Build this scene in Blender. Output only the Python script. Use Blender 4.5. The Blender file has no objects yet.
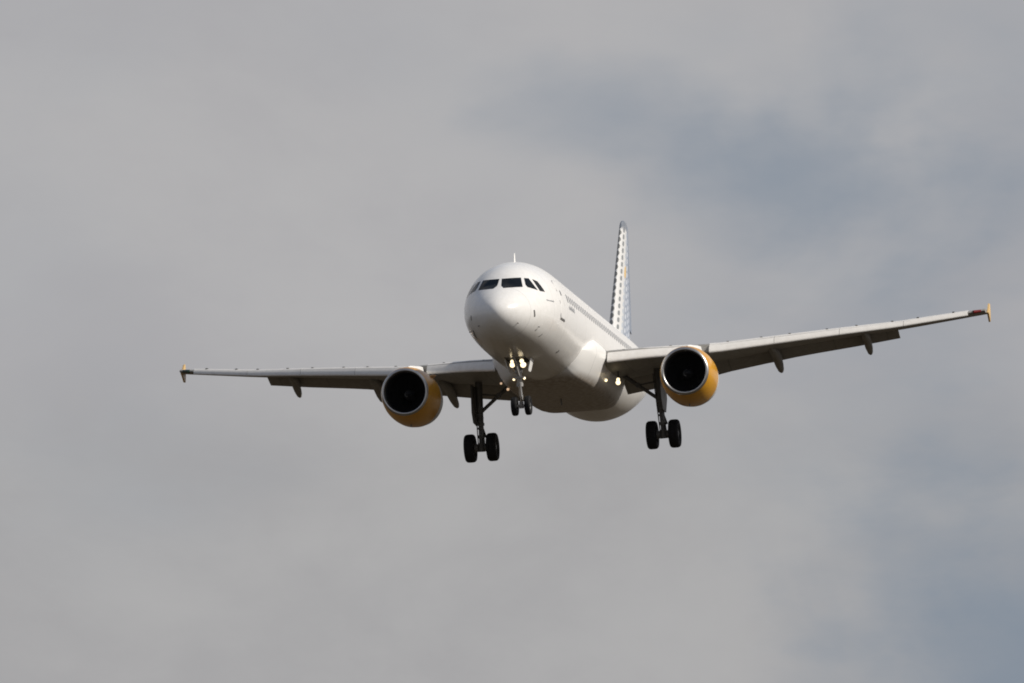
import bpy, bmesh, math, random
import numpy as np
from mathutils import Matrix, Vector
random.seed(4)
sc = bpy.context.scene
COL = sc.collection

# ------------------------------------------------------------------ camera
ELEV = math.radians(4.5)
cd = bpy.data.cameras.new('camera')
cam = bpy.data.objects.new('camera', cd)
COL.objects.link(cam)
cam.location = (0, 0, 1.7)
cam.rotation_euler = (math.pi/2 + ELEV, 0, 0)
cd.sensor_width = 36
cd.lens = 333.517
cd.clip_start = 1.0
cd.clip_end = 60000
sc.camera = cam

# ------------------------------------------------------------------ sun, sky, exposure
SUN_AZ, SUN_EL = math.radians(82), math.radians(38)      # azimuth: turned to the right from straight behind the camera
sdir = Vector((math.sin(SUN_AZ)*math.cos(SUN_EL), -math.cos(SUN_AZ)*math.cos(SUN_EL), math.sin(SUN_EL)))
sl = bpy.data.lights.new('sun', 'SUN')
sl.energy = 4.4
sl.angle = math.radians(0.6)
sl.color = (1.0, .94, .85)
so = bpy.data.objects.new('sun', sl)
COL.objects.link(so)
so.rotation_euler = sdir.to_track_quat('Z', 'Y').to_euler()
so.location = (0, 0, 200)

sc.view_settings.view_transform = 'Standard'
sc.view_settings.look = 'None'
sc.view_settings.exposure = 0
sc.view_settings.gamma = 1
sc.view_settings.use_curve_mapping = False
sc.cycles.pixel_filter_type = 'BLACKMAN_HARRIS'
sc.cycles.filter_width = 1.85

W = bpy.data.worlds.new('World')
sc.world = W
W.use_nodes = True
nt = W.node_tree
nt.nodes.clear()
def N(t, tree=None, **kw):
    n = (tree or nt).nodes.new(t)
    for k, v in kw.items():
        setattr(n, k, v)
    return n
def link(a, b, tree=None):
    (tree or nt).links.new(a, b)
def setv(socket, v, tree):
    if hasattr(v, 'is_output'):
        tree.links.new(v, socket)
    else:
        socket.default_value = v
def math_n(op, a, b=None, c=None, tree=None, clamp=False):
    tree = tree or nt
    n = tree.nodes.new('ShaderNodeMath')
    n.operation = op
    n.use_clamp = clamp
    for i, v in enumerate((a, b, c)):
        if v is not None:
            setv(n.inputs[i], v, tree)
    return n.outputs[0]
def mixc(fac, a, b, tree=None):
    tree = tree or nt
    n = tree.nodes.new('ShaderNodeMix')
    n.data_type = 'RGBA'
    setv(n.inputs[0], fac, tree)
    for s, v in ((6, a), (7, b)):
        if isinstance(v, tuple) and len(v) == 3:
            v = v + (1,)
        setv(n.inputs[s], v, tree)
    return n.outputs[2]
def noise(vec, scale, detail=4, rough=.55, tree=None, dist=0.0):
    tree = tree or nt
    n = tree.nodes.new('ShaderNodeTexNoise')
    tree.links.new(vec, n.inputs['Vector'])
    n.inputs['Scale'].default_value = scale
    n.inputs['Detail'].default_value = detail
    n.inputs['Roughness'].default_value = rough
    n.inputs['Distortion'].default_value = dist
    return n.outputs['Fac']
def smooth(v, lo, hi, tree=None):
    tree = tree or nt
    n = tree.nodes.new('ShaderNodeMapRange')
    n.interpolation_type = 'SMOOTHSTEP'
    setv(n.inputs[0], v, tree)
    n.inputs[1].default_value = lo
    n.inputs[2].default_value = hi
    return n.outputs[0]
def mapping(vec, scale=(1, 1, 1), loc=(0, 0, 0), rot=(0, 0, 0), tree=None):
    tree = tree or nt
    n = tree.nodes.new('ShaderNodeMapping')
    tree.links.new(vec, n.inputs[0])
    n.inputs['Location'].default_value = loc
    n.inputs['Rotation'].default_value = rot
    n.inputs['Scale'].default_value = scale
    return n.outputs[0]

tc = N('ShaderNodeTexCoord')
vec = tc.outputs['Generated']
sky = N('ShaderNodeTexSky')
sky.sky_type = 'NISHITA'
sky.sun_disc = False
sky.sun_elevation = SUN_EL
sky.sun_rotation = math.atan2(sdir.x, sdir.y)
sky.air_density = 1.0
sky.dust_density = 1.0
# a high overcast sheet with a few thin places where the blue shows through
wob = math_n('ADD', math_n('MULTIPLY', noise(mapping(vec, (1, 1, 1.5), (0, 0, 0), (0, .25, 0)), 32, 4, .52, dist=.5), .72),
             math_n('MULTIPLY', noise(mapping(vec, (1, 1, 2.4), (2.2, 0, .7), (0, .3, 0)), 80, 4, .55), .28))
sep = N('ShaderNodeSeparateXYZ')
link(vec, sep.inputs[0])
def thin_place(px, py, rx, ry, amt, tilt=0.0):
    # centre and size of one thin place in the sheet, as a direction in the sky
    f = 9486.7
    x0, z0 = (px-512)/f, math.sin(ELEV) + (341.5-py)/f
    m = mapping(vec, (f/rx, 0, f/ry), (-x0*f/rx, 0, -z0*f/ry))
    if tilt:
        m = mapping(vec, (1, 1, 1), (-x0, 0, -z0))
        m = mapping(m, (1, 1, 1), (0, 0, 0), (0, tilt, 0))
        m = mapping(m, (f/rx, 0, f/ry))
    ln = N('ShaderNodeVectorMath', operation='LENGTH')
    link(m, ln.inputs[0])
    d = math_n('ADD', ln.outputs['Value'], math_n('MULTIPLY', math_n('SUBTRACT', wob, .5), 2.2))
    return math_n('MULTIPLY', smooth(d, 1.45, -.25), amt)
acc = None
for args in ((1040, 640, 130, 120, .35), (123, 472, 180, 90, .08), (1040, 185, 120, 90, .2), (690, 150, 130, 50, .2), (800, 150, 200, 45, .12), (930, 290, 130, 80, .18), (900, 560, 130, 90, .2), (975, 520, 110, 80, .1), (610, 116, 130, 60, 0.534), (770, 180, 140, 70, 0.526), (880, 198, 140, 70, 0.445), (1010, 180, 130, 110, 0.582),
             (1000, 40, 170, 120, 0.466), (1035, 640, 210, 180, 1.7), (950, 520, 200, 110, 0.145), (950, 400, 190, 120, 0.424),
             (770, 280, 230, 110, 0.153), (770, 420, 200, 120, 0.112), (383, 42, 160, 80, 0.115), (503, 150, 120, 80, 0.076),
             (60, 20, 170, 110, 0.101), (30, 300, 130, 170, 0.116), (123, 472, 190, 110, 0.153), (720, 40, 150, 80, 0.155),
             (830, 100, 120, 60, 0.208), (930, 285, 130, 80, 0.217)):
    v = thin_place(*args)
    acc = v if acc is None else math_n('ADD', acc, v)
n1 = noise(mapping(vec, (1, 1, 1.7)), 26, 6, .56, dist=.3)
n2 = noise(mapping(vec, (1, 1, 1.6), (3.1, 0, 1.7)), 90, 5, .6)
fine = math_n('ADD', math_n('MULTIPLY', n1, .75), math_n('MULTIPLY', n2, .25))
thin = math_n('MULTIPLY', acc, math_n('ADD', .55, math_n('MULTIPLY', smooth(fine, .32, .66), .9)))
thin = math_n('MULTIPLY', thin, .88)
thin = math_n('SUBTRACT', 1.0, math_n('EXPONENT', math_n('MULTIPLY', thin, -1.0)))
lum = smooth(fine, .32, .66)
cloud = mixc(lum, (4.10, 4.05, 4.18), (4.50, 4.45, 4.51))
# the sheet is a little thicker and dimmer low down
cloud = mixc(smooth(sep.outputs['Z'], math.sin(ELEV) + .002, math.sin(ELEV) - .016), cloud, mixc(lum, (3.74, 3.70, 3.77), (4.22, 4.18, 4.20)))
blue = mixc(.04, (2.05, 2.52, 3.2), sky.outputs[0])
low = mixc(thin, cloud, blue)
# higher up the sheet breaks open here and there
gaps = smooth(noise(mapping(vec, (1, 1, 2.2)), 2.3, 5, .55), .38, .60)
high = mixc(math_n('MULTIPLY', gaps, smooth(sep.outputs['Z'], .2, .45)), low, sky.outputs[0])
bg = N('ShaderNodeBackground')
bg.inputs['Strength'].default_value = .1
link(high, bg.inputs['Color'])
wo = N('ShaderNodeOutputWorld')
link(bg.outputs[0], wo.inputs[0])

# ------------------------------------------------------------------ materials
def material(name, base, rough=.5, metal=0.0, coat=0.0, spec=.5):
    m = bpy.data.materials.new(name)
    m.use_nodes = True
    t = m.node_tree
    b = t.nodes['Principled BSDF']
    b.inputs['Base Color'].default_value = tuple(base) + (1,)
    b.inputs['Roughness'].default_value = rough
    b.inputs['Metallic'].default_value = metal
    b.inputs['Coat Weight'].default_value = coat
    b.inputs['Specular IOR Level'].default_value = spec
    return m, t, b
def weathered(name, base, dirt, amt, rough=.35, metal=0.0, coat=0.0, scale=(.35, 2.2, 2.2), lo=.48, hi=.75, panel=None, spec=.5, below=None, keel=None):
    """paint with long streaks of grime along the airflow and, if asked, panel joints"""
    m, t, b = material(name, base, rough, metal, coat, spec)
    tcn = t.nodes.new('ShaderNodeTexCoord')
    v = tcn.outputs['Object']
    n = noise(mapping(v, scale, tree=t), 1.0, 6, .62, tree=t)
    n_ = noise(v, 5.0, 4, .6, tree=t)
    f = math_n('MULTIPLY', smooth(math_n('ADD', math_n('MULTIPLY', n, .8), math_n('MULTIPLY', n_, .2, tree=t), tree=t), lo, hi, tree=t), amt, tree=t)
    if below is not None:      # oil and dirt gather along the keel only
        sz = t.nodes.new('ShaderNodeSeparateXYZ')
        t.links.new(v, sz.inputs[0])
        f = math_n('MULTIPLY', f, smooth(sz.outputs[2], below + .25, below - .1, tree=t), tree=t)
    c = mixc(f, tuple(base), tuple(dirt), t)
    if keel:                   # brown grime and painted-in shade along the hull's underside, broken into streaks
        top, bottom, shade_tint, a_ = keel
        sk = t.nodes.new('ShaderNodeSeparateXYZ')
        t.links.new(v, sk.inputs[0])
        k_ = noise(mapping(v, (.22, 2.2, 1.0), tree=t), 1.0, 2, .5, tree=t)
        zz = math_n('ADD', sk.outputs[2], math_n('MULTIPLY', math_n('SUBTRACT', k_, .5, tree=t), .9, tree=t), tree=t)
        c = mixc(math_n('MULTIPLY', smooth(zz, top, bottom, tree=t), a_, tree=t), c, shade_tint, t)
    if panel:
        s = t.nodes.new('ShaderNodeSeparateXYZ')
        t.links.new(v, s.inputs[0])
        axis, pitch, width, dark = panel
        q = math_n('FRACT', math_n('DIVIDE', s.outputs[axis], pitch, tree=t), tree=t)
        ln = math_n('LESS_THAN', q, width/pitch, tree=t)
        c = mixc(math_n('MULTIPLY', ln, dark, tree=t), c, tuple(x*.45 for x in base), t)
    t.links.new(c, b.inputs['Base Color'])
    r = math_n('ADD', math_n('MULTIPLY', f, .3, tree=t), rough, tree=t)
    t.links.new(r, b.inputs['Roughness'])
    return m
M = {}
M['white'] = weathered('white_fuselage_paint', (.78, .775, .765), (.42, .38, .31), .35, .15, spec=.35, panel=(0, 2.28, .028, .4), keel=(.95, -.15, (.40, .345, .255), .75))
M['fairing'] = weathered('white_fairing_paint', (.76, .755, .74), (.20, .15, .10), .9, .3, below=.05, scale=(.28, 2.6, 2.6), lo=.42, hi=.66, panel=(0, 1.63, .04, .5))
M['wing'] = weathered('grey_wing_paint', (.31, .305, .295), (.13, .115, .09), .6, .42, scale=(.6, 1.6, 1.6), lo=.45, hi=.7, panel=(1, 1.45, .045, .55))
M['flap'] = weathered('grey_flap_paint', (.28, .275, .26), (.12, .10, .08), .6, .45, scale=(.8, 1.4, 1.4), lo=.45, hi=.7, panel=(1, 2.13, .05, .6))
M['slat'] = weathered('pale_grey_slat_paint', (.68, .665, .64), (.35, .32, .28), .45, .34, scale=(1.2, .9, 1.5), lo=.5, hi=.75)
M['yellow'] = weathered('yellow_cowl_paint', (.62, .295, .011), (.28, .13, .013), .4, .3, coat=.3, scale=(.6, 2, 2))
M['nacelle_grey'] = weathered('pale_grey_nacelle_paint', (.55, .55, .55), (.25, .22, .2), .5, .35)
M['lip'], _, _ = material('polished_aluminium', (.44, .435, .43), .36, 1.0)
M['liner'], _, _ = material('dark_intake_liner', (.030, .031, .034), .55)
M['blade'], _, _ = material('titanium_fan_blade', (.10, .10, .105), .38, .8)
M['hot'], _, _ = material('burnt_exhaust_metal', (.22, .19, .17), .4, 1.0)
M['glass'], _, _ = material('dark_window_glass', (.006, .008, .010), .09, spec=.12)
M['seal'], _, _ = material('grey_window_seal', (.30, .30, .30), .5)
M['cabin'], _, _ = material('cabin_window_glass', (.05, .058, .07), .12)
M['rubber'], _, _ = material('tyre_rubber', (.011, .011, .012), .8, spec=.2)
M['rim'], _, _ = material('grey_wheel_rim', (.10, .10, .10), .5)
M['gear'] = weathered('shaded_gear_paint', (.12, .117, .11), (.05, .045, .04), .8, .45, scale=(3, 3, 3))  # dark grey: the shade over the main legs is put into the colour
M['nose_leg'] = weathered('pale_gear_paint', (.42, .41, .40), (.12, .11, .10), .7, .4, scale=(3, 3, 3))
M['chrome'], _, _ = material('chromed_oleo', (.8, .8, .8), .15, 1.0)
M['dark'], _, _ = material('dark_bay', (.028, .026, .024), .7)
M['mark'], _, _ = material('grey_marking', (.30, .31, .33), .5)
M['probe'], _, _ = material('probe_metal', (.10, .095, .09), .5, .1)
M['gap'], _, _ = material('door_gap', (.22, .22, .23), .6)
M['fence'] = weathered('yellow_fence_paint', (.62, .41, .16), (.42, .28, .10), .3, .35)
M['white_plain'], _, _ = material('plain_white_paint', (.78, .77, .75), .3)
def lamp_mat(name, col, s):
    m, t, b = material(name, (.9, .9, .9), .2)
    b.inputs['Emission Color'].default_value = tuple(col) + (1,)
    b.inputs['Emission Strength'].default_value = s
    return m
M['lamp'] = lamp_mat('lit_lamp_glass', (1, .80, .48), 1.9)
M['dim_glow'] = lamp_mat('faint_orange_glow', (1, .62, .34), .6)
M['red_lens'], _, _ = material('red_lens', (.16, .012, .012), .15)
M['green_lens'], _, _ = material('green_lens', (.01, .03, .02), .15)

# fin livery: rows of rounded spots on white, blue towards the trailing edge, one yellow
FIN_R, FIN_T = (29.35, 1.85), (34.264, 7.854)     # leading edge: root and tip (aft, up)
def fin_material():
    m, t, b = material('spotted_fin_paint', (.74, .735, .72), .32)
    tcn = t.nodes.new('ShaderNodeTexCoord')
    s = t.nodes.new('ShaderNodeSeparateXYZ')
    t.links.new(tcn.outputs['Object'], s.inputs[0])
    aft = math_n('MULTIPLY', math_n('SUBTRACT', s.outputs[0], 15.0, tree=t), -1.0, tree=t)
    z = math_n('ADD', s.outputs[2], -2.0, tree=t)
    slope = (FIN_T[0]-FIN_R[0])/(FIN_T[1]-FIN_R[1])
    u = math_n('SUBTRACT', aft, math_n('ADD', math_n('MULTIPLY', z, slope, tree=t), FIN_R[0]-slope*FIN_R[1], tree=t), tree=t)
    PU, PV = .67, .335
    port = math_n('GREATER_THAN', s.outputs[1], 0.0, tree=t)
    cu = math_n('DIVIDE', math_n('ADD', u, math_n('SUBTRACT', .135, math_n('MULTIPLY', port, .205, tree=t), tree=t), tree=t), PU, tree=t)
    ci = math_n('ADD', math_n('FLOOR', cu, tree=t), port, tree=t)
    fu = math_n('SUBTRACT', math_n('FRACT', cu, tree=t), .5, tree=t)
    odd = math_n('MULTIPLY', math_n('MODULO', math_n('ADD', ci, 10.0, tree=t), 2.0, tree=t), .5, tree=t)
    cv = math_n('ADD', math_n('DIVIDE', z, PV, tree=t), odd, tree=t)
    fv = math_n('SUBTRACT', math_n('FRACT', cv, tree=t), .5, tree=t)
    # spots grow upwards until they close up at the tip
    grow = math_n('ADD', 1.0, math_n('MULTIPLY', smooth(z, 4.5, 8.0, tree=t), .35, tree=t), tree=t)
    a_ = math_n('DIVIDE', fu, math_n('SUBTRACT', .36, math_n('MULTIPLY', port, .14, tree=t), tree=t), tree=t)
    b_ = math_n('DIVIDE', fv, .35, tree=t)
    e = math_n('ADD', math_n('POWER', math_n('ABSOLUTE', a_, tree=t), 2.6, tree=t), math_n('POWER', math_n('ABSOLUTE', b_, tree=t), 2.6, tree=t), tree=t)
    spot = math_n('LESS_THAN', e, grow, tree=t)
    # the first row wraps the leading edge, a little to its far side
    yl = math_n('DIVIDE', math_n('ABSOLUTE', math_n('ADD', s.outputs[1], .095, tree=t), tree=t), .14, tree=t)
    el_ = math_n('ADD', math_n('POWER', yl, 2.4, tree=t), math_n('POWER', math_n('ABSOLUTE', math_n('DIVIDE', math_n('SUBTRACT', math_n('FRACT', math_n('DIVIDE', z, PV, tree=t), tree=t), .5, tree=t), .38, tree=t), tree=t), 2.4, tree=t), tree=t)
    nose = math_n('MULTIPLY', math_n('LESS_THAN', el_, grow, tree=t), math_n('LESS_THAN', u, .8, tree=t), tree=t)
    spot = math_n('MULTIPLY', spot, math_n('GREATER_THAN', u, math_n('SUBTRACT', .8, math_n('MULTIPLY', port, .6, tree=t), tree=t), tree=t), tree=t)
    # colour by column
    ramp = t.nodes.new('ShaderNodeValToRGB')
    ramp.color_ramp.interpolation = 'LINEAR'
    el = ramp.color_ramp.elements
    el[0].position = 0.0; el[0].color = (.12, .125, .12, 1)
    el[1].position = 1.0; el[1].color = (.55, .58, .64, 1)
    x = el.new(.25); x.color = (.21, .22, .225, 1)
    x = el.new(.5); x.color = (.42, .46, .52, 1)
    x = el.new(.75); x.color = (.60, .63, .68, 1)
    t.links.new(math_n('DIVIDE', ci, 4.0, tree=t), ramp.inputs[0])
    ground = mixc(smooth(u, .9, 1.6, tree=t), (.62, .618, .61), (.26, .30, .37), t)
    c = mixc(spot, ground, ramp.outputs[0], t)
    c = mixc(nose, c, (.17, .172, .165), t)
    # one yellow spot, and the solid blue-grey rudder edge
    ab = math_n('ABSOLUTE', math_n('SUBTRACT', u, 1.15, tree=t), tree=t)
    av = math_n('ABSOLUTE', math_n('SUBTRACT', z, 5.42, tree=t), tree=t)
    dy = math_n('ADD', math_n('POWER', math_n('DIVIDE', ab, .26, tree=t), 2.0, tree=t), math_n('POWER', math_n('DIVIDE', av, .30, tree=t), 2.0, tree=t), tree=t)
    c = mixc(math_n('LESS_THAN', dy, 1.0, tree=t), c, (.66, .44, .15), t)
    tip = smooth(z, 7.3, 7.55, tree=t)
    c = mixc(math_n('MULTIPLY', tip, .9, tree=t), c, (.12, .14, .175), t)
    t.links.new(c, b.inputs['Base Color'])
    return m
M['fin'] = fin_material()
M['rudder'] = weathered('blue_grey_rudder_paint', (.20, .235, .30), (.14, .17, .22), .4, .35)

# ------------------------------------------------------------------ helpers
OX, OZ = 15.0, 2.0            # the thing's own origin: 15 m behind the nose, at the belly
def V(a, y, z):
    return Vector((OX - a, y, z + OZ))
def finish(name, bm, mats, parent, smooth_deg=32, recalc=True):
    if recalc:
        bmesh.ops.recalc_face_normals(bm, faces=bm.faces[:])
    me = bpy.data.meshes.new(name)
    bm.to_mesh(me)
    bm.free()
    for m in (mats if isinstance(mats, (list, tuple)) else [mats]):
        me.materials.append(m)
    me.polygons.foreach_set('use_smooth', [True]*len(me.polygons))
    me.set_sharp_from_angle(angle=math.radians(smooth_deg))
    o = bpy.data.objects.new(name, me)
    COL.objects.link(o)
    if parent is not None:
        o.parent = parent
    return o
def loft(bm, rings, cap0=True, cap1=True, close=True, mat=0):
    vs = [[bm.verts.new(p) for p in r] for r in rings]
    n = len(rings[0])
    for i in range(len(vs)-1):
        for j in range(n if close else n-1):
            k = (j+1) % n
            try:
                f = bm.faces.new((vs[i][j], vs[i][k], vs[i+1][k], vs[i+1][j]))
                f.material_index = mat
            except ValueError:
                pass
    if cap0:
        bm.faces.new(vs[0][::-1]).material_index = mat
    if cap1:
        bm.faces.new(vs[-1]).material_index = mat
    return vs
def tube(bm, p0, p1, r0, r1=None, n=14, mat=0):
    r1 = r0 if r1 is None else r1
    d = (p1-p0).normalized()
    u = d.orthogonal().normalized()
    w = d.cross(u)
    rings = []
    for p, r in ((p0, r0), (p1, r1)):
        rings.append([p + (u*math.cos(t) + w*math.sin(t))*r for t in [2*math.pi*k/n for k in range(n)]])
    loft(bm, rings, mat=mat)
def revolve(bm, axis_p, axis_d, prof, n=48, mat=0, cap=False, up=None):
    d = axis_d.normalized()
    u = (up or Vector((0, 0, 1)))
    u = (u - d*u.dot(d)).normalized()
    w = d.cross(u)
    rings = [[axis_p + d*s + (u*math.cos(t) + w*math.sin(t))*r for t in [2*math.pi*k/n for k in range(n)]] for s, r in prof]
    loft(bm, rings, cap, cap, mat=mat)
def box(bm, c, ax, ay, az, sx, sy, sz, mat=0):
    vs = []
    for i in (-1, 1):
        for j in (-1, 1):
            for k in (-1, 1):
                vs.append(bm.verts.new(c + ax*(i*sx/2) + ay*(j*sy/2) + az*(k*sz/2)))
    for q in ((0, 1, 3, 2), (4, 6, 7, 5), (0, 4, 5, 1), (2, 3, 7, 6), (0, 2, 6, 4), (1, 5, 7, 3)):
        bm.faces.new([vs[i] for i in q]).material_index = mat
X_, Y_, Z_ = Vector((1, 0, 0)), Vector((0, 1, 0)), Vector((0, 0, 1))

# ------------------------------------------------------------------ the ground far below
bm = bmesh.new()
R = 30000
rings = [[Vector((r*math.cos(2*math.pi*k/64), r*math.sin(2*math.pi*k/64) + 380, 0)) for k in range(64)] for r in (5, 60, 300, 1500, 6000, R)]
loft(bm, rings, True, False)
gm, gt, gb = material('dry_grassland', (.13, .10, .06), .95)
gtc = gt.nodes.new('ShaderNodeTexCoord')
gn = noise(gtc.outputs['Object'], .02, 8, .6, tree=gt)
gt.links.new(mixc(smooth(gn, .35, .65, tree=gt), (.048, .033, .017), (.030, .023, .011), gt), gb.inputs['Base Color'])
go = finish('ground', bm, gm, None)
go['kind'] = 'structure'

# ------------------------------------------------------------------ the aircraft
MW = Matrix(((-0.169673, 0.984091, -0.052687), (-0.984346, -0.166645, 0.05737), (0.047677, 0.061596, 0.996962)))
jet = bpy.data.objects.new('airliner', None)
COL.objects.link(jet)
mw = MW.to_4x4()
mw.translation = (1.9346, 386.2611, 29.9995)
jet.matrix_world = mw
jet.empty_display_size = 3
jet['label'] = 'white twin-engine airliner with yellow engine cowls and spotted tail fin, landing gear down'
jet['category'] = 'airplane'

# fuselage: aft, top, bottom, half width, height of the widest line
FUS = np.array([
(0.0, -.66, -.66, .0, -.66), (.03, -.50, -.83, .175, -.66), (.12, -.34, -1.00, .36, -.655), (.3, -.15, -1.18, .58, -.64),
(.6, .08, -1.37, .84, -.61), (1.0, .33, -1.54, 1.09, -.56), (1.5, .61, -1.68, 1.32, -.49), (2.0, .98, -1.775, 1.495, -.41),
(2.5, 1.30, -1.845, 1.625, -.34), (3.0, 1.53, -1.895, 1.725, -.27), (3.5, 1.70, -1.93, 1.80, -.21), (4.0, 1.825, -1.96, 1.86, -.15),
(5.0, 1.98, -2.01, 1.935, -.06), (6.0, 2.05, -2.045, 1.965, 0), (7.0, 2.07, -2.065, 1.975, 0), (8.5, 2.07, -2.07, 1.975, 0),
(23.5, 2.07, -2.07, 1.975, 0), (25, 2.07, -1.98, 1.97, .02), (26.5, 2.07, -1.76, 1.92, .1), (28, 2.065, -1.42, 1.82, .25),
(30, 2.04, -.93, 1.60, .5), (32, 1.98, -.40, 1.30, .74), (34, 1.88, .12, .94, .97), (35.5, 1.76, .50, .64, 1.1),
(36.8, 1.62, .82, .39, 1.2), (37.4, 1.52, .98, .26, 1.24), (37.57, 1.38, 1.14, .12, 1.26)])
def pchip(x, y, xi):
    h = np.diff(x); d = np.diff(y)/h
    m = np.zeros_like(y)
    for k in range(1, len(x)-1):
        if d[k-1]*d[k] > 0:
            w1 = 2*h[k]+h[k-1]; w2 = h[k]+2*h[k-1]
            m[k] = (w1+w2)/(w1/d[k-1]+w2/d[k])
    m[0] = d[0]; m[-1] = d[-1]
    i = int(np.clip(np.searchsorted(x, xi)-1, 0, len(x)-2)); t = (xi-x[i])/h[i]
    return float((2*t**3-3*t**2+1)*y[i]+(t**3-2*t**2+t)*h[i]*m[i]+(-2*t**3+3*t**2)*y[i+1]+(t**3-t**2)*h[i]*m[i+1])
XS = np.sqrt(FUS[:, 0])
def prof(a):
    s = math.sqrt(max(a, 0))
    r = [pchip(XS, FUS[:, k], s) for k in (1, 2, 3, 4)]
    o = float(np.interp(a, [0, 5, 24, 37], [.07, .07, -.03, -.03]))
    return r[0]+o, r[1]+o, r[2], r[3]+o
def sect(a, th):
    zt, zb, hw, zc = prof(a)
    c = math.cos(th)
    return V(a, hw*math.sin(th), zc + c*((zt-zc) if c > 0 else (zc-zb)))
def snap(a, y, z, off=0.0):
    """the point of the fuselage skin nearest outwards from (a, y, z), lifted by off"""
    zt, zb, hw, zc = prof(a)
    h = (zt-zc) if z > zc else (zc-zb)
    r = math.hypot(y/hw, (z-zc)/h)
    y, dz = y/r, (z-zc)/r
    g = Vector((0, y/hw**2, dz/h**2))
    e = .02
    zt2, zb2, hw2, zc2 = prof(a+e)
    h2 = (zt2-zc2) if z > zc else (zc2-zb2)
    dr = (math.hypot(y/hw2, (zc+dz-zc2)/h2) - 1)/e       # how the skin moves outwards per metre aft
    g.x = -dr * 1.0 / 1.0
    # gradient of the implicit function (x forward = -aft)
    n = Vector((-dr, y/hw**2, dz/h**2)).normalized()
    return V(a, y, zc+dz) + n*off
def inside(a, y, z):
    zt, zb, hw, zc = prof(a)
    return math.hypot(y/hw, (z-zc)/((zt-zc) if z > zc else (zc-zb))) - 1
def patch(name, corners, parent, mat, off=.006, n=8, thick=.02, straight=False):
    """a four or more sided pane lying on the skin, with a rim going into it"""
    bm = bmesh.new()
    cs = [Vector(c) for c in corners]
    if straight:
        # a flat outline pressed square onto the skin, so that its sides stay straight
        nv = Vector((-1, .12 if cs[0].y + cs[1].y > 0 else -.12, -.08)).normalized()
        def put(p, o):
            lo, hi = -.6, .6
            for _ in range(26):
                t = (lo+hi)/2
                q = p + nv*t
                if inside(max(q.x, .001), q.y, q.z) < 0: lo = t
                else: hi = t
            q = p + nv*(lo+o)
            return V(*q)
    else:
        def put(p, o):
            return snap(*p, o)
    out = []
    for i, c in enumerate(cs):
        d = cs[(i+1) % len(cs)]
        for k in range(n):
            out.append(c.lerp(d, k/n))
    ctr = sum(out, Vector())/len(out)
    rings = [[put(p, -thick) for p in out]]
    for q in (1, .985, .8, .55, .3):
        rings.append([put(ctr + (p-ctr)*q, off) for p in out])
    vs = loft(bm, rings, False, False)
    c = bm.verts.new(put(ctr, off))
    l = vs[-1]
    for i in range(len(l)):
        bm.faces.new((l[i], l[(i+1) % len(l)], c))
    return finish(name, bm, mat, parent, 40)

bm = bmesh.new()
sts = [.004, .012, .03, .06, .1, .16, .23, .32, .42, .55, .7, .85] + list(np.arange(1.0, 8.6, .2)) + list(np.arange(9, 23.6, .75)) + list(np.arange(23.9, 37.3, .4)) + [37.4, 37.5, 37.57]
NT = 96
rings = [[sect(a, 2*math.pi*k/NT) for k in range(NT)] for a in sts]
vs = loft(bm, rings, False, True)
tipv = bm.verts.new(V(0, 0, -.59))
for k in range(NT):
    bm.faces.new((vs[0][k], vs[0][(k+1) % NT], tipv))
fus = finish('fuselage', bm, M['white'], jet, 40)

panes_port = [
 [(1.895, .047, .968), (2.218, .76, 1.004), (1.72, .894, .553), (1.202, .202, .493), (1.417, .08, .627)],
 [(2.286, .868, .985), (2.472, 1.025, .986), (2.346, 1.392, .465), (1.886, 1.054, .558), (1.945, .97, .672)],
 [(2.619, 1.136, .969), (2.844, 1.311, .889), (2.864, 1.457, .685), (2.913, 1.585, .453), (2.473, 1.45, .445)]]
for pc in panes_port:
    patch('cockpit_window', pc, fus, M['glass'], .008, straight=True)
    patch('cockpit_window', [(a, -y, z) for a, y, z in pc[::-1]], fus, M['glass'], .008, straight=True)

# cabin windows along the port and starboard sides
def cabin_window(a, side):
    z, w, h = .62, .115, .19
    pts = [(a + w*math.copysign(abs(math.cos(t))**.7, math.cos(t)), 1.9*side, z + h*math.copysign(abs(math.sin(t))**.7, math.sin(t))) for t in [2*math.pi*k/12 for k in range(12)]]
    return patch('cabin_window', pts, fus, M['cabin'], .004, 1, .01)
for k in range(34):
    a = 6.35 + k*.535
    cabin_window(a, 1)

# front passenger door: a panel a few millimetres proud, over a grey gap line
def skin_rect(name, a0, a1, z0, z1, side, mat, off, parent, rad=.12, thick=.02):
    pts = []
    for (ca, cz, t0) in ((a1-rad, z1-rad, 0), (a0+rad, z1-rad, 90), (a0+rad, z0+rad, 180), (a1-rad, z0+rad, 270)):
        for k in range(4):
            t = math.radians(t0 + 30*k)
            pts.append((ca + rad*math.cos(t), 1.9*side, cz + rad*math.sin(t)))
    return patch(name, pts, parent, mat, off, 3, thick)
for side in (1,):
    dr = skin_rect('passenger_door', 4.60, 5.42, -.36, 1.38, side, M['white'], .012, fus)
    skin_rect('door_gap', 4.565, 5.455, -.395, 1.415, side, M['gap'], .005, fus)
    skin_rect('door_sill', 4.60, 5.44, -.45, -.385, side, M['probe'], .016, fus, .03)
    skin_rect('door_window', 5.0, 5.16, .58, .82, side, M['cabin'], .016, fus, .05)
    skin_rect('passenger_door', 31.6, 32.3, -.1, 1.5, side, M['white'], .012, fus) if False else None

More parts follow.
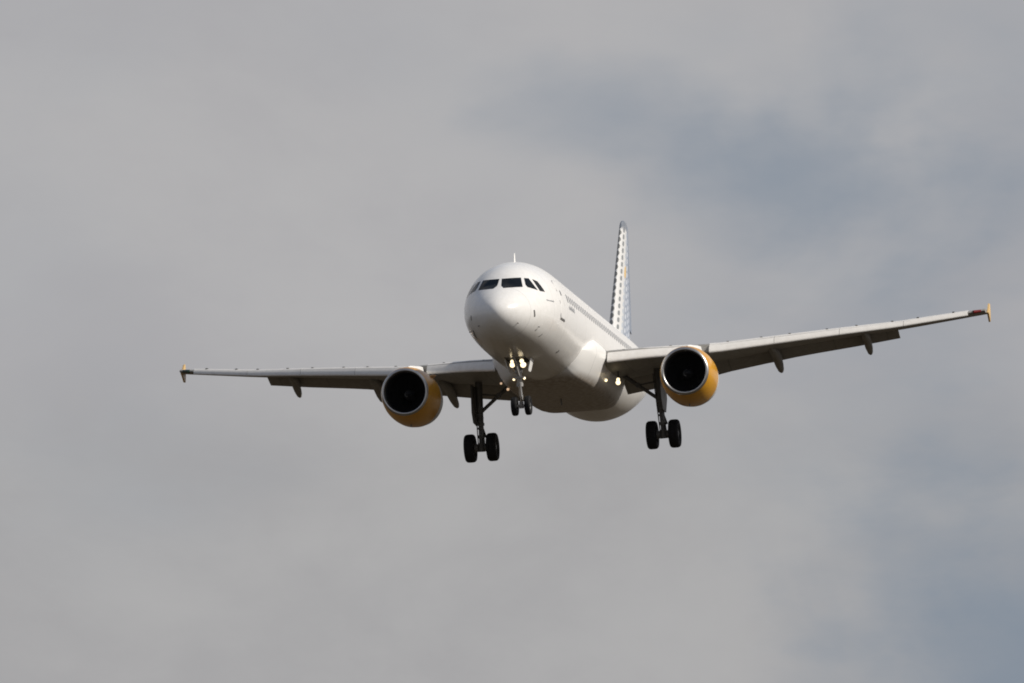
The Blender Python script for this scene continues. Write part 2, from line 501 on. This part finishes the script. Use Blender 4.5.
# blade aerial on the crown, probes and vents on the nose
bm = bmesh.new()
rr = []
for (da, h, c, th) in ((0, -.06, .34, .030), (.10, .20, .25, .024), (.20, .40, .13, .014)):
    rr.append([V(5.3 + da + c*x, th*y, prof(5.4)[0] + h) for x, y in ((0, 0), (.25, 1), (.6, 1), (1, 0), (.6, -1), (.25, -1))])
loft(bm, rr)
finish('blade_aerial', bm, M['white_plain'], fus)
def probe(name, a, y, z, l, r, out=.05):
    bm = bmesh.new()
    p = snap(a, y, z, -.01); q = snap(a, y, z, out)
    tube(bm, p, q, r*1.3, r, 10)
    tube(bm, q + Vector((-l*.3, 0, 0)), q + Vector((l, 0, 0)), r, r*.6, 10)
    return finish(name, bm, M['probe'], fus)
def vent(a0, z0, a1, z1, side, w):
    """a small dark plate let into the skin, running from (a0, z0) to (a1, z1)"""
    dx, dz = a1-a0, z1-z0
    l = math.hypot(dx, dz); ux, uz = -dz/l*w, dx/l*w
    y = 1.3*side
    pts = [(a0-ux, y, z0-uz), (a1-ux, y, z1-uz), (a1+ux, y, z1+uz), (a0+ux, y, z0+uz)]
    return patch('static_port', pts, fus, M['probe'], .007, 3, .01)
vent(1.52, -.43, 1.60, -.68, 1, .045)
vent(2.86, -1.36, 3.02, -1.15, 1, .025)
vent(6.60, -1.47, 6.76, -1.30, 1, .075)
vent(1.06, -.53, 1.15, -.74, -1, .035)
vent(1.62, -1.11, 2.19, -1.40, -1, .07)
for side in (1, -1):
    probe('pitot_probe', .74, .768*side, -.995, .05, .016, .04)
    probe('pitot_probe', 2.2, 1.25*side, -.95, .09, .014, .06)
# faint lettering below the side window and behind the door
def lettering(name, a0, a1, z, h, n, mat):
    bm = bmesh.new()
    w = (a1-a0)/n
    for k in range(n):
        a = a0 + k*w
        hh = h*random.choice((.65, .65, 1.0, .7))
        q = [snap(a, 1.9, z, .005), snap(a + w*.62, 1.9, z, .005), snap(a + w*.62, 1.9, z + hh, .005), snap(a, 1.9, z + hh, .005)]
        bm.faces.new([bm.verts.new(p) for p in q])
    return finish(name, bm, mat, fus)
lettering('small_lettering', 2.75, 3.65, .13, .075, 15, M['mark'])
lettering('small_lettering', 6.35, 7.75, .17, .20, 11, M['mark'])

# ------------------------------------------------------------------ belly fairing
BF = [(9.9, 1.45, -1.6, -.9, -.95), (10.4, 1.80, -1.98, -.78, -.95), (10.9, 1.99, -2.11, -.55, -.95), (11.5, 2.11, -2.17, -.22, -.95), (12.2, 2.21, -2.20, -.06, -.95),
      (13.2, 2.27, -2.215, -.16, -.95), (15, 2.28, -2.22, -.4, -.95), (19, 2.22, -2.215, -.5, -.95), (19.9, 2.08, -2.19, -.6, -.97), (20.4, 1.90, -2.11, -.75, -1.0), (20.75, 1.6, -1.95, -.9, -1.05)]
BFa = np.array(BF)
bm = bmesh.new()
rings = []
for a in np.concatenate([np.arange(9.9, 14, .2), np.arange(14, 20, .6), np.arange(20, 20.76, .15)]):
    hw, zb, zt, zc = [pchip(BFa[:, 0], BFa[:, k], a) for k in (1, 2, 3, 4)]
    ring = []
    for k in range(64):
        t = 2*math.pi*k/64
        s, c = math.sin(t), math.cos(t)
        p = 2/3.2 if c > 0 else 2/6
        cz = math.copysign(abs(c)**p, c)
        yy = hw*math.copysign(abs(s)**p, s)
        if c < 0:          # the sides lean in towards the flat bottom
            yy *= 1 - .20*min(1, -cz/.8)
        ring.append(V(a, yy, zc + cz*((zt-zc) if c > 0 else (zc-zb))))
    rings.append(ring)
loft(bm, rings)
bf = finish('belly_fairing', bm, M['fairing'], jet, 40)
bm = bmesh.new()       # drain mast and aerials under the belly
rr = [[V(15.2 + .25*x + d*.15, .03*y, -2.18 - d*.28) for x, y in ((0, 0), (.3, 1), (1, 0), (.3, -1))] for d in (0, 1)]
loft(bm, rr)
finish('blade_aerial', bm, M['probe'], bf)

# ------------------------------------------------------------------ wings
def foil(n=20):
    """unit aerofoil: list of (x, z) upper from LE to TE, and lower"""
    t, m_, p = .115, .018, .42
    up, lo = [], []
    for k in range(n+1):
        x = (1-math.cos(math.pi*k/n))/2
        yt = 5*t*(.2969*math.sqrt(x)-.126*x-.3516*x*x+.2843*x**3-.1036*x**4)
        yc = m_/p**2*(2*p*x-x*x) if x < p else m_/(1-p)**2*((1-2*p)+2*p*x-x*x)
        up.append((x, yc+yt)); lo.append((x, yc-yt))
    return up, lo
UP, LO = foil(40)
def zu(x): return float(np.interp(x, [p[0] for p in UP], [p[1] for p in UP]))
def zl(x): return float(np.interp(x, [p[0] for p in LO], [p[1] for p in LO]))
LE0, LE_S = 13.02, (20.95-13.02)/(16.95-2.0)
def wing_at(y):
    le = LE0 + LE_S*(y-2.0)
    te = 19.42 + .03*(y-2) if y < 6.4 else 19.55 + (22.5-19.55)*(y-6.4)/(16.95-6.4)
    z = float(np.interp(y, [1.0, 2.4, 3.6, 6.6, 9.6, 11.3, 13.5, 16, 16.95], [-1.06, -.90, -.765, -.55, -.15, .07, .34, .74, .89]))
    inc = math.radians(float(np.interp(y, [2, 6.4, 9.2, 13.2, 16.95], [2.3, .5, -1.5, -2.2, -2.0])))
    tk = float(np.interp(y, [1, 2, 6.4, 16.95], [1.1, 1.08, .95, .9]))
    return le, te-le, z, inc, tk
def wpt(y, x, zc, side, dx=0, dz=0):
    """chord fraction x, thickness coordinate zc (chord units) at span y -> point; dx, dz in chord units"""
    le, c, z, inc, tk = wing_at(y)
    X, Zz = (x+dx)*c, (zc*tk+dz)*c
    return V(le + X*math.cos(inc) + Zz*math.sin(inc), y*side, z - X*math.sin(inc) + Zz*math.cos(inc))
FLAP_END, SLAT_END, CUT = 13.28, 16.28, .80
def section(x0, x1, y, side, n=14, x2=None):
    x2 = x2 or x1
    f = [(1-math.cos(math.pi*k/n))/2 for k in range(n+1)]
    r = [wpt(y, x, zu(x), side) for x in [x0 + (x1-x0)*k for k in f][::-1]]
    return r + [wpt(y, x, zl(x), side) for x in [x0 + (x2-x0)*k for k in f][(1 if x0 < 1e-6 else 0):]]
SLAT = [(1.15, .55), (.9, .50), (.6, .385), (.35, .21), (.15, -.01), (.04, -.20), (.0, -.33), (.03, -.41), (.10, -.45),
        (.20, -.42), (.30, -.24), (.48, .06), (.72, .30), (.95, .435)]
def slat_h(y): return float(np.interp(y, [2.3, 6.6, 10, 13.5, 16.3], [.57, .46, .40, .32, .27]))
def slat_ring(y, side):
    le, c, z, inc, tk = wing_at(y)
    h = slat_h(y)
    return [V(le - .03 + x*h, y*side, z + q*h) for x, q in SLAT]
def flap_c(y): return float(np.interp(y, [2, 6.4, 13.2], [1.45, 1.25, .76]))
FLAP_TE_Z = ([2, 4.2, 5.9, 6.5, 9.2, 12, 13.2], [-1.62, -1.31, -1.04, -.92, -.44, -.07, .13])
def flap_ring(y, side):
    le, c, z, inc, tk = wing_at(y)
    f = flap_c(y)
    zt = float(np.interp(y, *FLAP_TE_Z))
    a0, z0 = le + .89*c, zt + f*math.sin(math.radians(FLAP_DEG)) + float(np.interp(y, [2, 4.5, 6.4], [.17, .11, .065]))
    an = math.asin((z0-zt)/f)
    n = 9
    up, lo = [], []
    for k in range(n+1):
        x = (1-math.cos(math.pi*k/n))/2
        h = .115*math.sqrt(x)*(1-x)*1.35
        up.append((x, h + .006)); lo.append((x, -h*.35 - .004))
    out = []
    for x, h in up[::-1] + lo[1:]:
        X, Zz = x*f, h*f
        out.append(V(a0 + X*math.cos(an) + Zz*math.sin(an), y*side, z0 - X*math.sin(an) + Zz*math.cos(an)))
    return out
def make_wing(side):
    bm = bmesh.new()
    ys = [1.2, 2.4, 3.6, 5.0, 6.4, 6.6, 8.0, 9.2, 9.6, 11.3, 12.2, 13.28]
    loft(bm, [section(.045, .96, y, side, 14, .84) for y in ys])
    ys = [13.28, 14.2, 15.2, 16.28]
    loft(bm, [section(.045, CUT, y, side) for y in ys])
    # fixed outer tip, full chord
    tip = [section(0, 1, y, side) for y in (16.283, 16.6, 16.95)]
    loft(bm, tip)
    wing = finish('wing', bm, M['wing'], jet, 35)
    # aileron
    bm = bmesh.new()
    loft(bm, [section(CUT+.006, 1.0, y, side, 10) for y in (13.30, 14.2, 15.2, 16.26)])
    finish('aileron', bm, M['wing'], wing, 35)
    # leading-edge slats, run out: thin curved shells standing ahead of the fixed nose
    for y0, y1 in ((2.32, 5.42), (6.22, 8.72), (8.735, 11.25), (11.265, 13.75), (13.765, SLAT_END)):
        bm = bmesh.new()
        loft(bm, [slat_ring(y0 + (y1-y0)*k/6, side) for k in range(7)])
        finish('slat', bm, M['slat'], wing, 38)
    # the rails the slats run on, their tops just showing over the edge
    for y in (2.9, 4.7, 6.9, 8.2, 9.3, 10.75, 11.9, 13.3, 14.3, 15.7):
        le, c, z, inc, tk = wing_at(y)
        h = slat_h(y)
        bm = bmesh.new()
        box(bm, V(le + 1.12*h, side*y, z + .475*h), X_, Y_, Z_, .26, .09, .08)
        finish('slat_track', bm, M['gear'], wing, 30)
    for y0, y1 in ((2.05, 6.396), (6.404, FLAP_END)):
        bm = bmesh.new()
        loft(bm, [flap_ring(y0 + (y1-y0)*k/8, side) for k in range(9)])
        finish('flap', bm, M['flap'], wing, 35)
    # flap track fairings: a pod under the wing whose tail droops with the flap
    for y, ta, tz, sc_ in ((5.25, 20.9, -1.57, 1.0), (8.38, 21.0, -1.09, 1.0), (12.03, 21.75, -.53, .88)):
        le, c, z, inc, tk = wing_at(y)
        bm = bmesh.new()
        def low(x): return wpt(y, x, zl(x), side).z - OZ
        a1, a2 = le + .46*c, le + .80*c
        z2 = low(.80)
        path = [(a1, low(.46)+.03, .02, .02), (a1+.12*(a2-a1), low(.5)+.0, .09, .09), (a1+.5*(a2-a1), low(.62)-.05, .165, .17), (a2, z2-.12, .19, .21),
                (a2+.3*(ta-a2), z2-.12+.28*(tz+.1-z2+.12), .19, .22), (a2+.6*(ta-a2), z2-.12+.62*(tz+.1-z2+.12), .175, .20),
                (a2+.85*(ta-a2), z2-.12+.90*(tz+.1-z2+.12), .13, .15), (a2+.96*(ta-a2), tz+.105, .085, .10), (ta, tz+.10, .03, .035)]
        loft(bm, [[V(a, side*y + ry*sc_*math.sin(2*math.pi*k/20), zz + rz*sc_*math.cos(2*math.pi*k/20)) for k in range(20)] for a, zz, ry, rz in path])
        finish('flap_track_fairing', bm, M['flap'], wing, 40)
    # tip: navigation lamp and the fence
    bm = bmesh.new()
    y0 = 16.62
    lens = [wpt(y0 + k*.05, -.012 + .10*k*.15, zl(0), side) for k in range(3)]
    tube(bm, wpt(16.50, .00, .0, side), wpt(16.78, .03, .0, side), .075, .06, 12)
    finish('navigation_light', bm, M['red_lens'] if side > 0 else M['green_lens'], wing)
    bm = bmesh.new()
    le, c, z, inc, tk = wing_at(16.98)
    pts = [(le+.40, 0), (le+.66, .10), (le+1.25, .48), (le+1.44, .51), (le+1.52, .20), (le+1.44, -.1), (le+1.30, -.42), (le+1.13, -.44), (le+.70, -.12)]
    rings = []
    pts = [(le + 1.0 + (a-le-1.0)*.78, q*(.94 if q > 0 else .74)) for a, q in pts]
    cx = le + .95
    for yy, s in ((16.96, 1.0), (16.975, 1.0), (17.02, .97), (17.035, .9)):
        rings.append([V(cx + (a-cx)*s, side*(yy + .05*abs(q)*0), z - .02 + q*s) for a, q in pts])
    loft(bm, rings)
    finish('wingtip_fence', bm, M['fence'], wing, 30)
    # landing lamps under the root, and two dim glowing dots to starboard
    for (a, y, z_, r, mt) in LAMPS[side]:
        bm = bmesh.new()
        p = V(a, y, z_)
        revolve(bm, p, X_, [(-.16, r*.35), (-.10, r*.8), (-.02, r), (.0, r*1.0)], 18, 1)
        revolve(bm, p, X_, [(.0, r*.96), (.025, r*.75), (.035, r*.3)], 18, 0, True)
        tube(bm, p + Vector((-.08, 0, .02)), p + Vector((-.2, 0, .5)), .035, .035, 8, 1)
        finish('landing_light', bm, [M[mt], M['gear']], wing, 40)
    return wing
FLAP_DEG = 15
LAMPS = {1: [(14.5, 2.497, -1.80, .105, 'lamp'), (14.7, 2.49, -1.62, .075, 'lamp'), (14.0, 2.40, -1.66, .075, 'lamp')],
         -1: [(12.0, -1.89, -1.84, .05, 'dim_glow'), (12.0, -1.62, -2.10, .062, 'dim_glow')]}  # small dim orange glowing dots beside the belly fairing
LAMPS[1] = [(15.3, 2.40, -1.72, .105, 'lamp'), (15.4, 2.39, -1.58, .075, 'lamp'), (14.8, 1.98, -1.655, .068, 'lamp')]
make_wing(1)
make_wing(-1)

# ------------------------------------------------------------------ engines
EA, EZ = 11.278, -1.975
def make_engine(side):
    y = 5.75*side
    p = V(EA, y, EZ)
    ax = Vector((-1, -.02*side, -.02)).normalized()     # along the engine, aft
    bm = bmesh.new()
    # outer cowl; the lip is a part of its own
    cowl = [(s_, r_*.975) for s_, r_ in [(.086, 1.002), (.16, 1.025), (.3, 1.062), (.55, 1.108), (.9, 1.145), (1.3, 1.16), (1.75, 1.155), (1.95, 1.147)]]
    revolve(bm, p, ax, cowl, 64, 0)
    aft = [(s_, r_*.975) for s_, r_ in [(1.955, 1.145), (2.4, 1.11), (2.9, 1.04), (3.35, .93), (3.35, .90), (2.9, .94)]]
    revolve(bm, p, ax, aft, 64, 1)
    # drooping chin: the lower half of the cowl bulges outwards
    for v in bm.verts:
        s_ = (v.co - p).dot(ax)
        if v.co.z < p.z and s_ > .16:
            k = min(1, (s_-.16)/.8) * max(0, 1-(max(0, s_-1.9)/1.4))
            v.co.z -= .085*k*min(1, (p.z - v.co.z)/1.1)
    eng = finish('engine', bm, [M['yellow'], M['nacelle_grey']], jet, 40)
    bm = bmesh.new()
    lip = [(s_, r_*.975) for s_, r_ in [(.084, 1.000), (.05, .982), (.02, .955), (0, .915), (.015, .885), (.06, .862), (.13, .848)]]
    revolve(bm, p, ax, lip, 64, 0)
    finish('intake_lip', bm, M['lip'], eng, 60)
    bm = bmesh.new()
    revolve(bm, p, ax, [(.131, .817), (.4, .813), (.75, .83), (1.0, .84), (1.35, .842)], 64, 0)
    finish('intake_duct', bm, M['liner'], eng, 60)
    # fan: disc of twisted blades
    bm = bmesh.new()
    u = Vector((0, 0, 1)); u = (u-ax*u.dot(ax)).normalized(); w = ax.cross(u)
    nb = 36
    for k in range(nb):
        th = 2*math.pi*k/nb
        rows = []
        for r in (.24, .45, .66, .832):
            tw = math.radians(25 + 38*(r-.24)/.62)
            rad = u*math.cos(th) + w*math.sin(th)
            tan = -u*math.sin(th) + w*math.cos(th)
            d = tan*math.sin(tw) + ax*math.cos(tw)
            nrm = d.cross(rad).normalized()
            c = p + ax*1.12 + rad*r
            h = .10 + .03*r
            rows.append([c - d*h, c + nrm*.006, c + d*h, c - nrm*.006])
        loft(bm, rows)
    revolve(bm, p, ax, [(1.28, .838), (1.30, .2)], 48, 0)
    finish('fan', bm, M['blade'], eng, 30)
    bm = bmesh.new()
    revolve(bm, p, ax, [(.60, .01), (.66, .06), (.80, .14), (1.0, .22), (1.2, .27)], 32, 0, True)
    # the white comma painted on the spinner
    for k in range(9):
        pass
    sp = finish('spinner', bm, M['liner'], eng, 40)
    bm = bmesh.new()
    pts = []
    for k in range(12):
        th = math.radians(200 + 14*k)
        s = .70 + .012*k
        r = float(np.interp(s, [.60, .66, .80, 1.0], [.01, .06, .14, .22])) + .006
        rad = u*math.cos(th) + w*math.sin(th)
        r2 = float(np.interp(s+.07, [.60, .66, .80, 1.0], [.01, .06, .14, .22])) + .006
        pts.append((p + ax*s + rad*r, p + ax*(s+.07) + rad*r2))
    for k in range(11):
        bm.faces.new([bm.verts.new(q) for q in (pts[k][0], pts[k+1][0], pts[k+1][1], pts[k][1])])
    finish('spinner_mark', bm, M['seal'], eng)
    bm = bmesh.new()
    revolve(bm, p, ax, [(2.6, .70), (3.4, .66), (4.2, .50), (4.2, .46), (3.2, .55)], 40, 0)
    revolve(bm, p, ax, [(3.4, .42), (4.2, .30), (4.9, .05)], 32, 0, True)
    finish('exhaust_nozzle', bm, M['hot'], eng, 40)
    bm = bmesh.new()
    tube(bm, p + ax*1.0 - Z_*1.10, p + ax*1.05 - Z_*1.30, .03, .02, 8)
    finish('drain_mast', bm, M['probe'], eng)
    # pylon
    bm = bmesh.new()
    rows = []
    for (a, zb, zt, hw) in ((12.35, EZ+1.08, EZ+1.16, .03), (12.9, EZ+1.05, EZ+1.27, .12), (13.8, EZ+.98, EZ+1.36, .18), (14.9, EZ+.85, EZ+1.50, .20),
                            (15.5, EZ+.75, EZ+1.56, .20), (17.0, EZ+.75, EZ+1.35, .15), (18.4, EZ+1.02, EZ+1.25, .04)):
        ring = []
        for yy, f in ((-1, 0), (-1, .6), (-.7, .92), (0, 1), (.7, .92), (1, .6), (1, 0)):
            ring.append(V(a, y + yy*hw, zb + (zt-zb)*f))
        rows.append(ring)
    loft(bm, rows)
    finish('pylon', bm, M['white_plain'], eng, 40)
    # strake on the inboard shoulder of the cowl
    bm = bmesh.new()
    sa = math.radians(52)
    rad = Vector((0, -side*math.sin(sa), math.cos(sa)))
    tn = Vector((0, -side*math.cos(sa), -math.sin(sa)))
    q = [(.9, 1.07), (1.25, 1.25), (1.75, 1.31), (1.85, 1.09)]
    loft(bm, [[p - X_*s + rad*r + tn*o for s, r in q] for o in (-.012, .012)])
    finish('strake', bm, M['yellow'], eng, 30)
    return eng
make_engine(1)
make_engine(-1)

# ------------------------------------------------------------------ fin and tailplane
def sym(th, n=14):
    pts = []
    for k in range(n+1):
        x = (1-math.cos(math.pi*k/n))/2
        pts.append((x, 5*th*(.2969*math.sqrt(x)-.126*x-.3516*x*x+.2843*x**3-.1015*x**4)))
    return pts
bm = bmesh.new()
rings = []
rows = [(1.2, 28.75, 34.9), (1.85, 29.35, 34.95), (3.0, None, None), (4.5, None, None), (6.0, None, None), (7.3, None, None), (7.72, None, None)]
def fin_le(z): return FIN_R[0] + (FIN_T[0]-FIN_R[0])*(z-FIN_R[1])/(FIN_T[1]-FIN_R[1])
def fin_te(z): return 35.3 + (36.05-35.3)*(z-1.85)/(7.854-1.85)
def fin_ring(z, x0, x1, shrink=0.0):
    l, t = fin_le(z)+shrink, fin_te(z)-shrink*.4
    sy = sym(.105, 24)
    up = [(x, h) for x, h in sy if x0-1e-6 <= x <= x1+1e-6]
    if x1 < 1: up.append((x1, float(np.interp(x1, [q[0] for q in sy], [q[1] for q in sy]))))
    if x0 > 0: up.insert(0, (x0, float(np.interp(x0, [q[0] for q in sy], [q[1] for q in sy]))))
    lo = [(x, -h) for x, h in up[::-1]]
    if x0 <= 0: lo = lo[:-1]
    if x1 >= 1: lo = lo[1:]
    k = 1 - shrink*.8
    return [V(l + x*(t-l), h*(t-l)*max(k, .25), z) for x, h in up + lo]
zs = [(1.2, 0), (1.85, 0), (3, 0), (4, 0), (5, 0), (6, 0), (7, 0), (7.55, 0), (7.70, .06), (7.80, .20), (7.85, .45)]
loft(bm, [fin_ring(z, 0, .70, s) for z, s in zs])
fin = finish('tail_fin', bm, M['fin'], jet, 40)
bm = bmesh.new()
loft(bm, [fin_ring(z, .705, 1.0, s) for z, s in zs if z > 1.9 and s < .1])
finish('rudder', bm, M['rudder'], fin, 40)
for side in (1, -1):
    bm = bmesh.new()
    rr = []
    for y, l, t, z in ((.3, 31.2, 35.3, .80), (1.0, 31.65, 35.4, .87), (6.1, 34.35, 35.9, 1.40), (6.22, 34.6, 35.85, 1.41)):
        sy = sym(.10, 12)
        rr.append([V(l + x*(t-l), y*side, z + h*(t-l)) for x, h in sy] + [V(l + x*(t-l), y*side, z - h*(t-l)) for x, h in sy[-2:0:-1]])
    loft(bm, rr)
    finish('tailplane', bm, M['white'], jet, 40)

# ------------------------------------------------------------------ landing gear
def wheel(parent, a, y, z, r, w, name='wheel'):
    bm = bmesh.new()
    h = w/2
    pr = [(-h*.55, r*.50), (-h*.80, r*.60), (-h*.98, r*.78), (-h*.94, r*.90), (-h*.72, r*.975), (-h*.42, r), (-h*.40, r*.985), (-h*.34, r*.985), (-h*.32, r),
          (0, r), (h*.32, r), (h*.34, r*.985), (h*.40, r*.985), (h*.42, r), (h*.72, r*.975), (h*.94, r*.90), (h*.98, r*.78), (h*.80, r*.60), (h*.55, r*.50)]
    revolve(bm, V(a, y, z), Y_, pr, 40, 0)
    rim = [(-h*.55, r*.50), (-h*.60, r*.47), (-h*.35, r*.38), (-h*.45, r*.2), (-h*.75, r*.16), (-h*.78, r*.04)]
    revolve(bm, V(a, y, z), Y_, rim, 24, 1)
    revolve(bm, V(a, y, z), Y_, [(-s, q) for s, q in rim], 24, 1)
    return finish(name, bm, [M['rubber'], M['rim']], parent, 30)
def make_main_gear(side):
    A, Yc, ZA = 17.71, 3.795*side, -3.6755
    top = V(17.35, 3.72*side, -1.0)
    ax = V(A, Yc, ZA)
    d = (top-ax).normalized()
    bm = bmesh.new()
    tube(bm, ax + d*.95, top, .135, .155, 18)
    tube(bm, ax + d*.90, ax + d*1.02, .165, .165, 18)
    tube(bm, ax + d*1.45, ax + d*1.62, .18, .18, 18)
    tube(bm, ax - d*.05, ax + d*.92, .09, .09, 16, 1)
    tube(bm, ax + d*.38, ax + d*.52, .15, .15, 14)
    tube(bm, V(A, Yc-.46, ZA), V(A, Yc+.46, ZA), .085, .085, 14)
    tube(bm, ax - d*.17, ax + d*.2, .15, .14, 14)
    for s in (-1, 1):
        tube(bm, V(A, Yc+.26*s, ZA), V(A, Yc+.13*s, ZA), .20, .15, 16)
    # hydraulic lines and fittings
    for o in (-.16, .16):
        tube(bm, ax + d*.1 + Vector((.1, o*.7, 0)), top + Vector((.12, o, -.2)), .022, .022, 6)
    for k in range(4):
        box(bm, ax + d*(.5+.28*k) + Vector((.12, .05*(-1)**k, 0)), X_, Y_, Z_, .1, .17, .08)
    leg = finish('main_landing_gear', bm, [M['gear'], M['rim']], jet, 35)
    # torque links behind the leg
    bm = bmesh.new()
    k0, k1, k2 = ax + d*.08 - X_*.1, ax + d*.5 - X_*.55, ax + d*.98 - X_*.12
    for q0, q1 in ((k0, k1), (k1, k2)):
        tube(bm, q0 + Y_*.1, q1 + Y_*.02, .05, .04, 8); tube(bm, q0 - Y_*.1, q1 - Y_*.02, .05, .04, 8)
    finish('torque_link', bm, M['gear'], leg)
    # side stay to the inboard wing
    bm = bmesh.new()
    s0 = ax + d*1.50 - Y_*side*.1
    s1 = V(17.2, 2.15*side, -1.05)
    mid = s0.lerp(s1, .5)
    tube(bm, s0, mid, .075, .075, 12); tube(bm, mid, s1, .085, .085, 12)
    tube(bm, mid - X_*.08, mid + X_*.08, .11, .11, 12)
    tube(bm, mid, ax + d*2.2, .035, .035, 8)
    finish('side_stay', bm, M['gear'], leg)
    # leg door carried on the outboard side
    bm = bmesh.new()
    prof_ = [(-.85, 0.1), (-.85, -1.05), (-.55, -1.45), (.25, -1.5), (.75, -.9), (.75, 0.1)]
    o0 = V(17.45, 3.72*side + side*.18, -1.28)
    rows = []
    for off in (0, .04):
        rows.append([o0 + Vector((-q, side*(off + .10*(-z)*.12), z)) for q, z in prof_])
    loft(bm, rows)
    for zz in (-.4, -1.2):
        tube(bm, o0 + Z_*zz, o0 + Z_*zz - Y_*side*.3, .03, .03, 8)
    finish('gear_door', bm, M['gear'], leg, 30)
    for s in (-1, 1):
        wheel(leg, A, Yc + .4635*s, ZA, .585, .43)
    return leg
make_main_gear(1)
make_main_gear(-1)

NA, NZ = 5.07, -3.727
NY = .04
ax = V(NA, NY, NZ)
top = V(4.75, NY, -1.85)
d = (top-ax).normalized()
bm = bmesh.new()
tube(bm, ax + d*.85, top, .10, .115, 18)
tube(bm, ax + d*.78, ax + d*.92, .135, .135, 16)
tube(bm, ax, ax + d*.82, .062, .062, 16, 1)
tube(bm, V(NA, NY-.3, NZ), V(NA, NY+.3, NZ), .055, .055, 12)
tube(bm, ax - d*.1, ax + d*.16, .095, .085, 14)
tube(bm, ax + d*1.15, V(3.6, NY, -1.85), .05, .05, 10)
box(bm, ax + d*1.12 + X_*.05, X_, Y_, Z_, .14, .42, .07)
box(bm, ax + d*1.36 + X_*.04, X_, Y_, Z_, .12, .30, .10)
k0, k1, k2 = ax + d*.1 - X_*.08, ax + d*.45 - X_*.36, ax + d*.85 - X_*.1
for q0, q1 in ((k0, k1), (k1, k2)):
    tube(bm, q0, q1, .035, .035, 8)
ng = finish('nose_landing_gear', bm, [M['nose_leg'], M['chrome']], jet, 35)
for s in (-1, 1):
    wheel(ng, NA, NY + .27*s, NZ, .385, .235)
def gear_lamp(a, y, z, r, mt='lamp'):
    bm = bmesh.new()
    p = V(a, y, z)
    revolve(bm, p, X_, [(-.14, r*.4), (-.08, r*.85), (.0, r*1.03)], 18, 1)
    revolve(bm, p, X_, [(.0, r), (.02, r*.8), (.035, r*.3)], 18, 0, True)
    tube(bm, p - X_*.06, Vector((ax + d*1.2).to_tuple()) , .02, .02, 6, 1)
    finish('gear_lamp', bm, [M[mt], M['gear']], ng, 40)
gear_lamp(4.60, -.164, -2.125, .105)
gear_lamp(4.60, .270, -2.150, .115)
gear_lamp(4.50, -.155, -2.0, .068)
gear_lamp(4.50, .235, -2.005, .085)
gear_lamp(4.85, -.177, -2.68, .05)
gear_lamp(4.85, .248, -2.66, .05)
# open bay: dark pan set in the belly, and the two aft doors hanging from its sides
bm = bmesh.new()
rows = []
for a in (4.15, 4.5, 5.0, 5.5):
    zb = prof(a)[1]
    rows.append([V(a, yy, zb + zz) for yy, zz in ((-.42, -.008 + .05), (-.2, -.012), (0, -.014), (.2, -.012), (.42, -.008 + .05), (.42, .2), (-.42, .2))])
loft(bm, rows)
finish('wheel_bay', bm, M['dark'], fus, 30)
for s in (-1, 1):
    bm = bmesh.new()
    z0 = prof(4.8)[1] + .06
    q = [(4.75, z0), (5.40, z0 - .02), (5.38, z0 - .40), (5.28, z0 - .50), (4.82, z0 - .50), (4.76, z0 - .44)]
    loft(bm, [[V(a, NY + s*(.50 + off - (z0-z)*.26), z) for a, z in q] for off in (0, .03)])
    finish('gear_door', bm, M['white_plain'], ng, 30)
# small lamps of the bay rim
